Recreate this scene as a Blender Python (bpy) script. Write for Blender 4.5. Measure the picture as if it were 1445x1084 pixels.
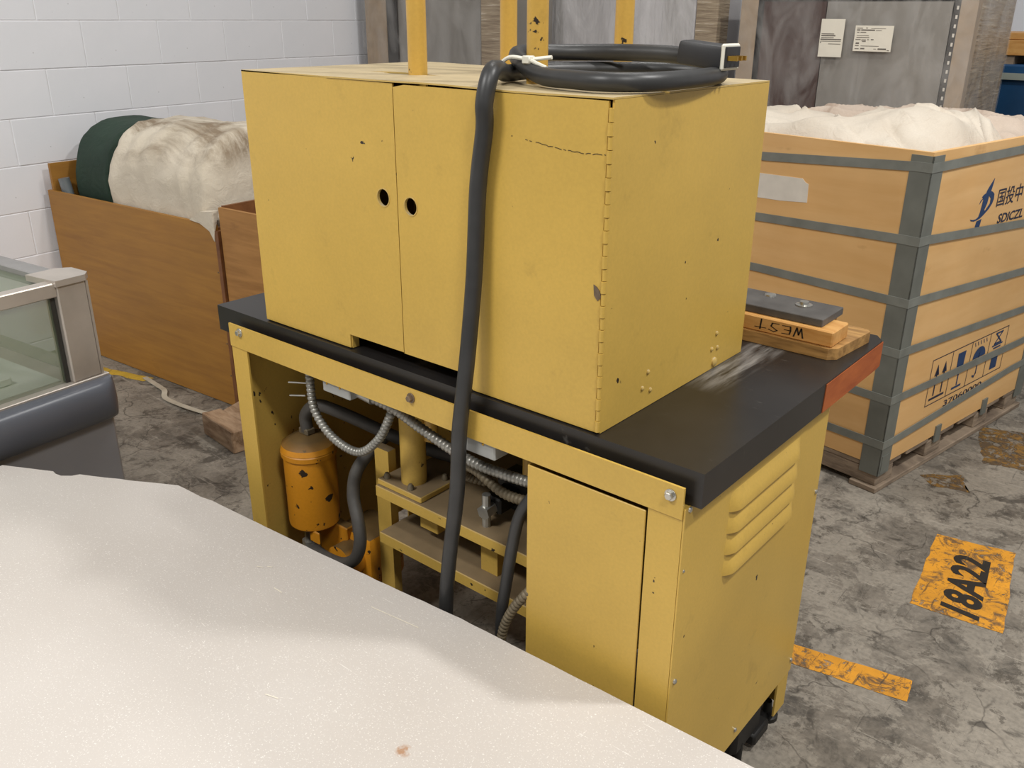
import bpy, bmesh, math, random
from mathutils import Vector, Matrix, noise
from mathutils.geometry import tessellate_polygon
random.seed(7)
for o in list(bpy.data.objects):
    bpy.data.objects.remove(o)
S = bpy.context.scene
COL = S.collection

# ------------------------------------------------------------------ camera
cam_data = bpy.data.cameras.new('camera')
cam = bpy.data.objects.new('camera', cam_data); COL.objects.link(cam)
F_PX, YAW, PITCH, ROLL = 1252.04, -0.6831, 0.3837, 0.0096
cam_data.sensor_width = 36.0
cam_data.lens = F_PX * 36.0 / 1445.0
cam_data.shift_x = -16.84 / 1445.0
cam_data.shift_y = -16.41 / 1445.0
cam_data.clip_start = 0.02
fw = Vector((math.sin(YAW) * math.cos(PITCH), math.cos(YAW) * math.cos(PITCH), -math.sin(PITCH)))
rt = Vector((math.cos(YAW), -math.sin(YAW), 0))
up = rt.cross(fw)
r2 = math.cos(ROLL) * rt + math.sin(ROLL) * up
u2 = -math.sin(ROLL) * rt + math.cos(ROLL) * up
cam.matrix_world = Matrix(((r2.x, u2.x, -fw.x, 0.5741), (r2.y, u2.y, -fw.y, -1.1722), (r2.z, u2.z, -fw.z, 1.6421), (0, 0, 0, 1)))
S.camera = cam

# ------------------------------------------------------------------ world and lamps
world = bpy.data.worlds.new('world'); S.world = world; world.use_nodes = True
bg = world.node_tree.nodes['Background']
bg.inputs[0].default_value = (1.0, 0.985, 0.965, 1); bg.inputs[1].default_value = 0.29

def area(name, loc, target, size, sizey, energy, color=(1, .985, .955)):
    d = bpy.data.lights.new(name, 'AREA'); d.energy = energy; d.color = color
    d.shape = 'RECTANGLE'; d.size = size; d.size_y = sizey
    o = bpy.data.objects.new(name, d); COL.objects.link(o); o.location = loc
    o.rotation_euler = (Vector(target) - Vector(loc)).to_track_quat('-Z', 'Y').to_euler()
    return o
# four lamps of the hall's ceiling, all above the picture and facing the floor
for nm, loc, sx, sy, en in (('ceiling_lamp_right_offscreen', (1.78, 1.40, 4.55), .28, .28, 120), ('ceiling_lamp_front_offscreen', (-1.3, -2.9, 4.4), 1.3, .5, 150),
                            ('ceiling_lamp_back_offscreen', (-1.2, 2.0, 4.9), 1.4, .4, 42), ('ceiling_lamp_near_offscreen', (2.2, -1.6, 4.6), 1.2, .4, 105)):
    area(nm, loc, (loc[0], loc[1] + .001, 0), sx, sy, en)

S.view_settings.view_transform = 'Standard'; S.view_settings.look = 'None'
S.view_settings.gamma = 1.0; S.view_settings.use_curve_mapping = False
S.view_settings.exposure = 0.06

# ------------------------------------------------------------------ materials
def lin(h):
    h = h.lstrip('#')
    v = [int(h[i:i + 2], 16) / 255 for i in (0, 2, 4)]
    return tuple((a / 12.92 if a <= .04045 else ((a + .055) / 1.055) ** 2.4) for a in v) + (1,)

class Nodes:
    def __init__(s, name):
        s.m = bpy.data.materials.new(name); s.m.use_nodes = True
        s.t = s.m.node_tree; s.n = s.t.nodes; s.l = s.t.links
        s.b = s.n['Principled BSDF']; s.co = s.n.new('ShaderNodeTexCoord')
    def set(s, k, v): s.b.inputs[k].default_value = v
    def mapping(s, scale, coord='Object', rot=(0, 0, 0)):
        m = s.n.new('ShaderNodeMapping'); s.l.new(s.co.outputs[coord], m.inputs[0])
        m.inputs['Scale'].default_value = scale; m.inputs['Rotation'].default_value = rot
        return m.outputs[0]
    def noise(s, scale, detail=4, vec=None, rough=.55, dist=0):
        t = s.n.new('ShaderNodeTexNoise'); t.inputs['Scale'].default_value = scale
        t.inputs['Detail'].default_value = detail; t.inputs['Roughness'].default_value = rough
        t.inputs['Distortion'].default_value = dist
        s.l.new(vec if vec is not None else s.co.outputs['Object'], t.inputs['Vector'])
        return t.outputs[0]
    def ramp(s, fac, stops):
        r = s.n.new('ShaderNodeValToRGB'); s.l.new(fac, r.inputs[0])
        e = r.color_ramp.elements
        while len(e) < len(stops): e.new(.5)
        for i, (p, c) in enumerate(stops):
            e[i].position = p; e[i].color = c if not isinstance(c, (int, float)) else (c, c, c, 1)
        return r.outputs[0]
    def mix(s, a, b, fac, mode='MIX'):
        x = s.n.new('ShaderNodeMix'); x.data_type = 'RGBA'; x.blend_type = mode
        for sock, v in ((x.inputs[6], a), (x.inputs[7], b), (x.inputs[0], fac)):
            if isinstance(v, bpy.types.NodeSocket): s.l.new(v, sock)
            else: sock.default_value = v
        return x.outputs[2]
    def math(s, op, a, b=0.0, c=None):
        x = s.n.new('ShaderNodeMath'); x.operation = op
        for i, v in enumerate((a, b) if c is None else (a, b, c)):
            if isinstance(v, bpy.types.NodeSocket): s.l.new(v, x.inputs[i])
            else: x.inputs[i].default_value = v
        return x.outputs[0]
    def xyz(s):
        x = s.n.new('ShaderNodeSeparateXYZ'); s.l.new(s.co.outputs['Object'], x.inputs[0]); return x.outputs
    def voronoi(s, scale, vec=None, feature='DISTANCE_TO_EDGE'):
        t = s.n.new('ShaderNodeTexVoronoi'); t.feature = feature; t.inputs['Scale'].default_value = scale
        s.l.new(vec if vec is not None else s.co.outputs['Object'], t.inputs['Vector'])
        return t.outputs[0]
    def color(s, c): s.l.new(c, s.b.inputs['Base Color']) if isinstance(c, bpy.types.NodeSocket) else s.set('Base Color', c)
    def bump(s, h, strength=.2, dist=.002):
        b = s.n.new('ShaderNodeBump'); b.inputs['Strength'].default_value = strength; b.inputs['Distance'].default_value = dist
        s.l.new(h, b.inputs['Height']); s.l.new(b.outputs[0], s.b.inputs['Normal'])

MATS = {}
def plain(name, h, rough=.5, metal=0.0, var=.12, scale=9, bump=0.0):
    if name in MATS: return MATS[name]
    N = Nodes(name); c = lin(h); N.set('Roughness', rough); N.set('Metallic', metal)
    d = tuple(x * (1 - var) for x in c[:3]) + (1,); e = tuple(min(1, x * (1 + var)) for x in c[:3]) + (1,)
    N.color(N.ramp(N.noise(scale, 5), [(.3, d), (.7, e)]))
    if bump: N.bump(N.noise(scale * 12, 3), bump)
    MATS[name] = N.m; return N.m

def painted(name, h, dust=None, chips=.70, rough=.42):
    N = Nodes(name); c = lin(h); N.set('Roughness', rough)
    base = N.ramp(N.noise(2.6, 4), [(.25, tuple(x * .88 for x in c[:3]) + (1,)), (.75, tuple(min(1, x * 1.08) for x in c[:3]) + (1,))])
    fine = N.ramp(N.noise(160, 2), [(.3, .93), (.7, 1.0)])
    base = N.mix(base, fine, 1.0, 'MULTIPLY')
    grime = N.ramp(N.noise(7, 6, rough=.7), [(.60, 0.0), (.80, .35)])
    base = N.mix(base, lin('#6b5426'), grime)
    spot = N.ramp(N.noise(34, 3, rough=.5), [(chips, 0.0), (chips + .02, 1.0)])
    base = N.mix(base, lin('#2b2118'), spot)
    if dust:
        g = N.n.new('ShaderNodeNewGeometry'); sx = N.n.new('ShaderNodeSeparateXYZ'); N.l.new(g.outputs['Normal'], sx.inputs[0])
        f = N.ramp(sx.outputs[2], [(.55, 0.0), (.9, 1.0)])
        base = N.mix(base, N.ramp(N.noise(18, 5), [(.3, lin(dust)), (.7, tuple(min(1, x * 1.25) for x in lin(dust)[:3]) + (1,))]), f)
    N.color(base); N.bump(N.noise(220, 2), .06, .001)
    MATS[name] = N.m; return N.m

YEL = painted('yellow_enamel', '#cba74f', rough=.40, chips=.735)
YELD = painted('dusty_yellow_enamel', '#cba74f', dust='#74634a', chips=.70, rough=.6)
COLM = painted('worn_column_enamel', '#cba24a', chips=.665, rough=.4)
YELTOP = painted('dusty_cabinet_top', '#c7a860', dust='#b09f7c', chips=.74, rough=.5)
ORG = painted('orange_enamel', '#cf8a1f', dust='#5e4a2c', chips=.64, rough=.45)

N = Nodes('black_laminate'); N.set('Roughness', .34)
base = N.ramp(N.noise(5, 5), [(.3, lin('#1b1918')), (.7, lin('#262423'))])
X = N.xyz()
band = N.math('MULTIPLY', N.ramp(N.math('ABSOLUTE', N.math('SUBTRACT', X[0], .515)), [(0.02, 1.0), (.05, 0.0)]),
              N.ramp(X[1], [(.00, 0.0), (.08, 1.0)]))
smear = N.ramp(N.noise(7, 5, N.mapping((9, .9, 1)), rough=.6), [(.40, 0.0), (.66, .6)])
base = N.mix(base, lin('#a5a29d'), N.math('MULTIPLY', band, smear))
scr = N.ramp(N.noise(22, 4, N.mapping((1, 9, 1), rot=(0, 0, .5))), [(.68, 0.0), (.74, .22)])
base = N.mix(base, lin('#8a8680'), scr)
N.color(base); N.bump(N.noise(300, 2), .05, .0006); BLK = N.m

N = Nodes('concrete'); N.set('Roughness', .62)
vec = N.co.outputs['Object']
big = N.ramp(N.noise(1.15, 8, rough=.62, dist=.6), [(.34, lin('#544c42')), (.48, lin('#766e63')), (.64, lin('#958d81'))])
mid = N.ramp(N.noise(8.5, 9, rough=.74, dist=.5), [(.34, .34), (.47, .80), (.56, 1.0), (.70, 1.22)])
base = N.mix(big, mid, 1.0, 'MULTIPLY')
coat = N.ramp(N.noise(3.4, 11, rough=.78, dist=.25), [(.485, 0.0), (.515, .55)])
base = N.mix(base, lin('#9d9588'), coat)
pits = N.ramp(N.noise(13, 9, rough=.8, dist=.3), [(.56, 0.0), (.60, .7)])
base = N.mix(base, lin('#4a433a'), pits)
blot = N.ramp(N.noise(4.6, 5, N.mapping((1, 1.4, 1), rot=(0, 0, .5)), rough=.6, dist=1.0), [(.61, 0.0), (.66, .7)])
base = N.mix(base, lin('#3b352e'), blot)
scratch = N.ramp(N.noise(11, 4, N.mapping((.45, 8, 1), rot=(0, 0, .45)), rough=.6), [(.62, 0.0), (.70, .45)])
base = N.mix(base, lin('#b5ada0'), scratch)
scratch2 = N.ramp(N.noise(9, 4, N.mapping((9, .5, 1), rot=(0, 0, -.5)), rough=.6), [(.64, 0.0), (.70, .5)])
base = N.mix(base, lin('#403a33'), scratch2)
wob = N.n.new('ShaderNodeVectorMath'); wob.operation = 'MULTIPLY_ADD'
nz = N.n.new('ShaderNodeTexNoise'); nz.inputs['Scale'].default_value = 5; nz.inputs['Detail'].default_value = 4; N.l.new(N.co.outputs['Object'], nz.inputs['Vector'])
N.l.new(nz.outputs[1], wob.inputs[0]); wob.inputs[1].default_value = (.22, .22, 0); N.l.new(N.co.outputs['Object'], wob.inputs[2])
crack = N.ramp(N.voronoi(4.2, wob.outputs[0]), [(0.0, .8), (.014, 0.0)])
crack = N.math('MULTIPLY', crack, N.ramp(N.noise(2.3, 4), [(.46, 0.0), (.54, 1.0)]))
base = N.mix(base, lin('#37312a'), crack)
speck = N.ramp(N.noise(70, 3, rough=.6), [(.3, .78), (.6, 1.06)])
base = N.mix(base, speck, 1.0, 'MULTIPLY')
N.color(base); N.bump(N.noise(30, 6), .15, .003); CONC = N.m

def worn_paint(name, h, amount=.5):
    N = Nodes(name); N.set('Roughness', .6); c = lin(h)
    base = N.ramp(N.noise(9, 6, rough=.65), [(.3, tuple(x * .72 for x in c[:3]) + (1,)), (.65, c)])
    dirt = N.ramp(N.noise(16, 8, rough=.75, dist=1.2), [(amount, 0.0), (amount + .10, .85)])
    base = N.mix(base, lin('#4b4035'), dirt)
    scr = N.ramp(N.noise(10, 5, N.mapping((8, .8, 1), rot=(0, 0, -.5)), rough=.65), [(.60, 0.0), (.66, .7)])
    base = N.mix(base, lin('#3d352c'), scr)
    al = N.ramp(N.noise(24, 7, rough=.75, dist=.6), [(amount + .06, 1.0), (amount + .11, .15)])
    N.l.new(al, N.b.inputs['Alpha'])
    N.color(base); return N.m
FPAINT = worn_paint('worn_orange_floor_paint', '#e09a26', .505)
FBLACK = worn_paint('worn_black_stencil_paint', '#231d16', .60)
FFAINT = worn_paint('faded_orange_floor_paint', '#8f6a2e', .44)
FYEL = worn_paint('yellow_line_paint', '#c9a53a', .55)

N = Nodes('wall_paint'); N.set('Roughness', .55)
base = N.ramp(N.noise(2.2, 5), [(.3, lin('#eeeff3')), (.7, lin('#f5f5f9'))])
base = N.mix(base, lin('#8e8a86'), N.ramp(N.noise(19, 4, rough=.5), [(.72, 0.0), (.76, .6)]))
N.color(base); N.bump(N.noise(75, 4), .22, .002); WALL = N.m
plain('mortar', '#e6e5e6', .7)

def wood(name, a, b, stretch=(1.2, 1.2, 14), rough=.55, knots=None, scale=3.0):
    N = Nodes(name); N.set('Roughness', rough)
    base = N.ramp(N.noise(scale, 7, N.mapping(stretch), rough=.62, dist=.35), [(.28, lin(b)), (.62, lin(a))])
    cl = N.ramp(N.noise(2.0, 4), [(.3, .90), (.7, 1.06)])
    base = N.mix(base, cl, 1.0, 'MULTIPLY')
    if knots: base = N.mix(base, lin(knots), N.ramp(N.noise(6.5, 4, N.mapping((.7, .7, 1.6)), rough=.6), [(.66, 0.0), (.78, .55)]))
    N.color(base); N.bump(N.noise(scale * 6, 5, N.mapping(stretch)), .08, .001); MATS[name] = N.m; return N.m
PLY = wood('plywood_brown', '#ab7930', '#96662a', (.8, .8, 9), knots='#6d471d')
PLY2 = wood('plywood_red_brown', '#b58245', '#986932', (.8, .8, 9), knots='#6b4320')
PLYIN = wood('stained_plywood', '#8a5a33', '#5d3418', (2.2, 2.2, 2.2), knots='#331a0c', scale=4)
CRATE = wood('crate_ply', '#e8bb7e', '#dfae6e', (.7, .7, 6), rough=.5, knots='#ae7a40', scale=2.4)
PALLET = wood('weathered_pallet', '#a08d78', '#5f5043', (2, 2, 16), rough=.8, knots='#3c3129')
PINE = wood('pine_board', '#d8a561', '#bd823f', (3, 14, 14), rough=.5)
PINE2 = wood('plywood_base', '#b98d52', '#7d5a2e', (3, 26, 26), rough=.6)
SCRAP = wood('scrap_timber', '#b09477', '#77593d', (3, 12, 12), rough=.8, knots='#45301e')
BARE = wood('bare_orange_edge', '#b4602a', '#8f4018', (6, 2, 6), rough=.6)
plain('strap_steel', '#7b7d76', .5, 0, .15, 12)
plain('post_steel', '#6f716a', .5, 0, .15, 8)
plain('galvanised', '#b5b5b0', .35, .8, .15, 20)
plain('zinc_bolt', '#c4c2bb', .3, .9)
plain('rusty_bolt', '#7b6a58', .5, .5, .3, 60)
plain('stainless', '#b9b0a6', .30, .35, .10, 10)
plain('aluminium_box', '#9c9d9a', .5, .1, .08)
plain('conduit_steel', '#97958e', .38, .55, .2, 30)
plain('conduit_dusty', '#6f6450', .55, .25, .2, 30)
plain('rubber_hose', '#4d4a46', .55, 0, .2, 14)
plain('cable_black', '#333333', .42, 0, .22, 16)
plain('plug_black', '#2b2b2d', .5, 0, .2, 22)
plain('cable_tie', '#e3dfd0', .4)
plain('brass', '#c9a04a', .3, .9)
plain('dark_inside', '#2a261f', .7)
plain('cast_black', '#1d1b19', .55, .3)
plain('rubber_pad', '#55524f', .55, 0, .3, 14)
plain('ink', '#241a10', .7)
plain('blue_ink', '#1d3a63', .6)
plain('blue_black_ink', '#20253c', .6)
plain('paper', '#ded7cb', .7, 0, .06, 20)
plain('paper_white', '#e4ddcd', .6, 0, .03, 20)
plain('print_grey', '#6b645c', .7)
plain('cardboard', '#a5917a', .75, 0, .12, 14)
plain('appliance_grey', '#8b867f', .45, .1, .12, 3)
plain('appliance_pale', '#b6b3b4', .5, 0, .10, 3)
plain('appliance_dark', '#3a3735', .45, .1, .2, 4)
plain('appliance_maroon', '#4b3630', .45, 0, .2, 4)
plain('blue_plastic', '#0f426b', .5, 0, .2, 4)
plain('blue_band', '#8f958c', .5)
plain('bumper_grey', '#5d6068', .28, 0, .06, 4)
plain('freezer_grey', '#98979a', .45, 0, .06, 4)
plain('freezer_white', '#d9dcd2', .5, 0, .06, 4)
plain('rail_grey', '#8f8d8b', .4, .1)
plain('seal_dark', '#35332f', .5)
plain('tape', '#b9b2a2', .25, 0, .1, 20)
plain('grey_pipe', '#7f8588', .35, .3)

N = Nodes('foam_sheet'); N.set('Roughness', .42)
base = N.ramp(N.noise(1.7, 5), [(.3, lin('#c1bab3')), (.7, lin('#c9c3bd'))])
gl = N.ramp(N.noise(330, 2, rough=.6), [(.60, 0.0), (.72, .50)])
base = N.mix(base, lin('#fffdf8'), gl)  # the foam's sparkle, painted into the colour as near-white specks
X = N.xyz()
d2 = N.math('ADD', N.math('POWER', N.math('SUBTRACT', X[0], .49), 2.0), N.math('POWER', N.math('SUBTRACT', X[1], .399), 2.0))
st = N.math('MULTIPLY', N.ramp(N.math('MULTIPLY', d2, 2000.0), [(.15, 1.0), (.55, 0.0)]), N.ramp(N.noise(60, 4), [(.45, 0.0), (.6, .8)]))
base = N.mix(base, lin('#a5774f'), st)
scr = N.ramp(N.noise(26, 3, N.mapping((.5, 9, 1), rot=(0, 0, -.35))), [(.73, 0.0), (.76, .5)])
base = N.mix(base, lin('#f3efe9'), scr)
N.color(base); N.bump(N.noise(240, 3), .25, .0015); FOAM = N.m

def cloth(name, a, b, stain=None, amt=.56, sc=3.0, top=False):
    N = Nodes(name); N.set('Roughness', .8)
    base = N.ramp(N.noise(4, 5), [(.3, lin(b)), (.7, lin(a))])
    if stain and top:
        X = N.xyz(); m_ = N.math('MULTIPLY', N.ramp(N.noise(sc, 8, N.mapping((.9, 2.2, 1.4)), rough=.7, dist=.8), [(.42, 0.0), (.62, .85)]), N.ramp(X[2], [(1.02, 0.0), (1.10, 1.0)]) if False else N.ramp(N.math('SUBTRACT', X[2], .5), [(.50, .12), (.60, 1.0)]))
        base = N.mix(base, lin(stain), m_)
    elif stain:
        base = N.mix(base, lin(stain), N.ramp(N.noise(sc, 7, N.mapping((.8, 2.0, 1.2)), rough=.65, dist=1.0), [(amt, 0.0), (amt + .16, .75)]))
    wv = N.ramp(N.noise(170, 2), [(.3, .94), (.7, 1.0)])
    N.color(N.mix(base, wv, 1.0, 'MULTIPLY')); N.bump(N.noise(15, 6, dist=1.0), .5, .012)
    MATS[name] = N.m; return N.m
CANVAS = cloth('stained_canvas', '#ddd2bf', '#cfc3ae', '#7d674c', .50, 2.6, True)
GREEN = cloth('green_canvas', '#2d4335', '#22352a')
WHITEC = cloth('white_dust_sheet', '#d6ccbd', '#c8bcab', '#9c8468', .60)
PINKC = cloth('off_white_rag', '#cdbdad', '#b8a696', '#957a66', .58)

N = Nodes('glass'); N.set('Roughness', .06); N.set('Base Color', (.20, .26, .15, 1)); N.set('Alpha', .27); GLASS = N.m
N = Nodes('stretch_film'); N.set('Roughness', .25); N.set('Base Color', (.72, .70, .67, 1))
al = N.ramp(N.noise(2.6, 6, N.mapping((2.2, 2.2, .8)), rough=.6, dist=1.2), [(.38, .03), (.72, .34)])
N.l.new(al, N.b.inputs['Alpha'])
N.bump(N.noise(9, 5, N.mapping((3, 3, .6)), dist=1.0), .6, .01); FILM = N.m
N = Nodes('stretch_film_pale'); N.set('Roughness', .3); N.set('Base Color', (.80, .78, .78, 1))
al = N.ramp(N.noise(2.2, 6, N.mapping((2.2, 2.2, .7)), rough=.6, dist=1.2), [(.35, .35), (.7, .75)])
N.l.new(al, N.b.inputs['Alpha'])
N.bump(N.noise(9, 5, N.mapping((3, 3, .6)), dist=1.0), .6, .01); FILMP = N.m
N = Nodes('ribbed_film_cardboard'); N.set('Roughness', .35)
rib = N.noise(11, 4, N.mapping((.5, .5, 6)), rough=.6)
base = N.ramp(rib, [(.35, lin('#8a7965')), (.6, lin('#a8977f')), (.72, lin('#cfc2b0'))])
N.color(base); N.bump(rib, .7, .008); RIB = N.m

# ------------------------------------------------------------------ mesh helpers
OFF = {}
def off(o): return OFF.get(o.name, Vector((0, 0, 0))) if o else Vector((0, 0, 0))

def obj(name, bm, mat, parent=None, smooth=False, loc=None, data=None):
    """one mesh object; coordinates are given in the frame of the root thing's own world or local space"""
    if data is None:
        o_ = off(parent)
        if loc is None and o_.length: bmesh.ops.translate(bm, verts=bm.verts, vec=-o_)
        bmesh.ops.recalc_face_normals(bm, faces=bm.faces)
        data = bpy.data.meshes.new(name); bm.to_mesh(data); bm.free()
        m = MATS[mat] if isinstance(mat, str) else mat
        data.materials.append(m)
        if smooth:
            for p in data.polygons: p.use_smooth = True
            try: data.set_sharp_from_angle(angle=math.radians(38))
            except Exception: pass
    o = bpy.data.objects.new(name, data); COL.objects.link(o)
    if parent: o.parent = parent; OFF[o.name] = off(parent)
    if loc is not None: o.location = Vector(loc) - off(parent)
    return o

def thing(name, label, cat, loc=(0, 0, 0), rotz=0.0, group=None, local=False):
    o = bpy.data.objects.new(name, None); COL.objects.link(o); o.empty_display_size = .1
    o.location = loc; o.rotation_euler = (0, 0, rotz)
    o['label'] = label; o['category'] = cat
    if group: o['group'] = group
    if not local: OFF[o.name] = Vector(loc)
    return o
def tag(o, label, cat, group=None):
    o['label'] = label; o['category'] = cat
    if group: o['group'] = group
    return o
def struct(o): o['kind'] = 'structure'; return o

def add_box(bm, x0, x1, y0, y1, z0, z1, bev=0.0, seg=1):
    t = bmesh.new(); bmesh.ops.create_cube(t, size=1.0)
    for v in t.verts:
        v.co = Vector((x0 + (v.co.x + .5) * (x1 - x0), y0 + (v.co.y + .5) * (y1 - y0), z0 + (v.co.z + .5) * (z1 - z0)))
    if bev: bmesh.ops.bevel(t, geom=t.edges[:], offset=bev, segments=seg, affect='EDGES', profile=.5)
    join(bm, t); return bm
def join(bm, t, mat=None):
    if mat is not None: bmesh.ops.transform(t, matrix=mat, verts=t.verts)
    me = bpy.data.meshes.new('tmp'); t.to_mesh(me); t.free(); bm.from_mesh(me); bpy.data.meshes.remove(me)
def bx(*a, bev=0.0, seg=1): return add_box(bmesh.new(), *a, bev=bev, seg=seg)
def multi(boxes, bev=0.0):
    bm = bmesh.new()
    for b in boxes: add_box(bm, *b, bev=bev)
    return bm

def smooth_path(pts, n=8):
    P = [Vector(p) for p in pts]; out = []
    P = [P[0] * 2 - P[1]] + P + [P[-1] * 2 - P[-2]]
    for i in range(1, len(P) - 2):
        a, b, c, d = P[i - 1:i + 3]
        for k in range(n):
            t = k / n
            out.append(.5 * ((2 * b) + (-a + c) * t + (2 * a - 5 * b + 4 * c - d) * t * t + (-a + 3 * b - 3 * c + d) * t ** 3))
    out.append(P[-2]); return out
def resample(pts, step):
    out = [pts[0]]; acc = 0
    for a, b in zip(pts, pts[1:]):
        L = (b - a).length
        while L > 1e-9 and acc + L >= step:
            f = (step - acc) / L; a = a.lerp(b, f); out.append(a.copy()); L = (b - a).length; acc = 0
        acc += L
    if (out[-1] - pts[-1]).length > step * .3: out.append(pts[-1])
    return out
def tube_pts(bm, pts, radii, n=12):
    rings = []; prev = None
    for i, p in enumerate(pts):
        d = (pts[min(i + 1, len(pts) - 1)] - pts[max(i - 1, 0)]).normalized()
        if prev is None:
            a = d.orthogonal().normalized()
        else:
            a = (prev - d * prev.dot(d)).normalized()
        prev = a; b = d.cross(a)
        r = radii[i] if isinstance(radii, (list, tuple)) else radii
        rings.append([bm.verts.new(p + (a * math.cos(2 * math.pi * k / n) + b * math.sin(2 * math.pi * k / n)) * r) for k in range(n)])
    for q, s in zip(rings, rings[1:]):
        for k in range(n): bm.faces.new((q[k], q[(k + 1) % n], s[(k + 1) % n], s[k]))
    bm.faces.new(rings[0][::-1]); bm.faces.new(rings[-1])
    return bm
def tube(pts, r, n=12, sub=8): return tube_pts(bmesh.new(), smooth_path(pts, sub), r, n)
def conduit(pts, r, pitch=.0105, n=10):
    p = resample(smooth_path(pts, 12), pitch / 4)
    prof = [0.82, 1.0, 1.04, 1.0]
    return tube_pts(bmesh.new(), p, [r * prof[i % 4] for i in range(len(p))], n)
def rod(p0, p1, r, n=20, r1=None):
    return tube_pts(bmesh.new(), [Vector(p0), Vector(p1)], [r, r1 or r], n)
def add_rod(bm, p0, p1, r, n=12, r1=None):
    tube_pts(bm, [Vector(p0), Vector(p1)], [r, r1 or r], n); return bm
def lathe(prof, c, n=32):
    bm = bmesh.new(); rings = []
    for (r, z) in prof:
        if r < 1e-5: rings.append([bm.verts.new((c[0], c[1], c[2] + z))])
        else: rings.append([bm.verts.new((c[0] + r * math.cos(2 * math.pi * k / n), c[1] + r * math.sin(2 * math.pi * k / n), c[2] + z)) for k in range(n)])
    for q, s in zip(rings, rings[1:]):
        for k in range(n):
            a = [q[k % len(q)], q[(k + 1) % len(q)], s[(k + 1) % len(s)], s[k % len(s)]]
            f = []
            for v in a:
                if v not in f: f.append(v)
            if len(f) > 2: bm.faces.new(f)
    return bm
def plate(outer, holes, f0, f1, keep=None):
    """a flat plate with holes: 2D loops mapped by f0 (front) and f1 (back)"""
    bm = bmesh.new(); loops = [outer] + holes
    tri = tessellate_polygon([[Vector((a, b, 0)) for a, b in L] for L in loops])
    flat = [p for L in loops for p in L]
    A = [bm.verts.new(f0(*p)) for p in flat]; B = [bm.verts.new(f1(*p)) for p in flat]
    for t in tri:
        bm.faces.new([A[i] for i in t]); bm.faces.new([B[i] for i in reversed(t)])
    k = 0
    for L in loops:
        n = len(L)
        for i in range(n):
            bm.faces.new((A[k + i], A[k + (i + 1) % n], B[k + (i + 1) % n], B[k + i]))
        k += n
    return bm
def circle(cx, cy, r, n=24, ry=None): return [(cx + r * math.cos(2 * math.pi * i / n), cy + (ry or r) * math.sin(2 * math.pi * i / n)) for i in range(n)]
def prism(poly, f0, f1): return plate(poly, [], f0, f1)

def text_mesh(s, size, bold=0.0, sx=1.0, align='LEFT', shear=0.0):
    cu = bpy.data.curves.new('lettering', 'FONT'); cu.body = s; cu.size = size; cu.offset = bold; cu.align_x = align; cu.shear = shear
    cu.resolution_u = 3
    o = bpy.data.objects.new('lettering', cu); COL.objects.link(o)
    dg = bpy.context.evaluated_depsgraph_get(); me = bpy.data.meshes.new_from_object(o.evaluated_get(dg))
    bpy.data.objects.remove(o); bm = bmesh.new(); bm.from_mesh(me); bpy.data.meshes.remove(me)
    xs = [v.co.x for v in bm.verts] or [0]; ys = [v.co.y for v in bm.verts] or [0]
    for v in bm.verts: v.co.x = (v.co.x - min(xs)) * sx; v.co.y -= min(ys)
    return bm, (max(xs) - min(xs)) * sx, max(ys) - min(ys)
def fit_text(s, w, h, bold=0.0, shear=0.0):
    bm, a, b = text_mesh(s, 1.0, bold, shear=shear)
    for v in bm.verts: v.co.x *= w / max(a, 1e-6); v.co.y *= h / max(b, 1e-6)
    return bm
def strokes(lines, w):
    bm = bmesh.new()
    for L in lines:
        for a, b in zip(L, L[1:]):
            a = Vector((a[0], a[1], 0)); b = Vector((b[0], b[1], 0)); d = (b - a)
            if d.length < 1e-7: continue
            d.normalize(); nrm = Vector((-d.y, d.x, 0)) * w / 2; e = d * w / 2
            bm.faces.new([bm.verts.new(p) for p in (a - e - nrm, b + e - nrm, b + e + nrm, a - e + nrm)])
    return bm
def mapped(bm, f):
    for v in bm.verts: v.co = f(v.co.x, v.co.y)
    return bm

# ------------------------------------------------------------------ the setting
fl = bmesh.new()
vs = [fl.verts.new(p) for p in ((-4.7, -4, 0), (4.5, -4, 0), (4.5, 6.6, 0), (-4.7, 6.6, 0), (-4.7, -4, -.1), (4.5, -4, -.1), (4.5, 6.6, -.1), (-4.7, 6.6, -.1))]
for f in ((0, 1, 2, 3), (7, 6, 5, 4), (0, 4, 5, 1), (1, 5, 6, 2), (2, 6, 7, 3), (3, 7, 4, 0)): fl.faces.new([vs[i] for i in f])
floor = struct(obj('floor', fl, CONC)); floor['label'] = 'stained grey concrete warehouse floor'

WA = math.radians(6.365); WN = Vector((math.cos(WA), math.sin(WA), 0)); WT = Vector((-WN.y, WN.x, 0))
WP = Vector((-3.7801, -1.6579, 0)); BH, BL, ZL, TJ = .2172, .4344, 1.5941, 2.7443
wall = bpy.data.objects.new('wall_left', None)
bm = bx(-.20, -.0035, -1.5, 8.2, 0, 3.3)
wall = struct(obj('wall_left', bm, 'mortar')); wall.location = WP; wall.rotation_euler = (0, 0, WA)
wall['label'] = 'white painted concrete block wall'
gap = .0045
blk = bpy.data.meshes.new('block'); t = bx(-.05, 0, gap / 2, BL - gap / 2, gap / 2, BH - gap / 2, bev=.002); t.to_mesh(blk); t.free(); blk.materials.append(WALL)
low = ZL - 7 * BH - .0008
blow = bpy.data.meshes.new('block_low'); t = bx(-.05, 0, gap / 2, BL - gap / 2, 0, low - gap / 2, bev=.003); t.to_mesh(blow); t.free(); blow.materials.append(WALL)
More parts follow.
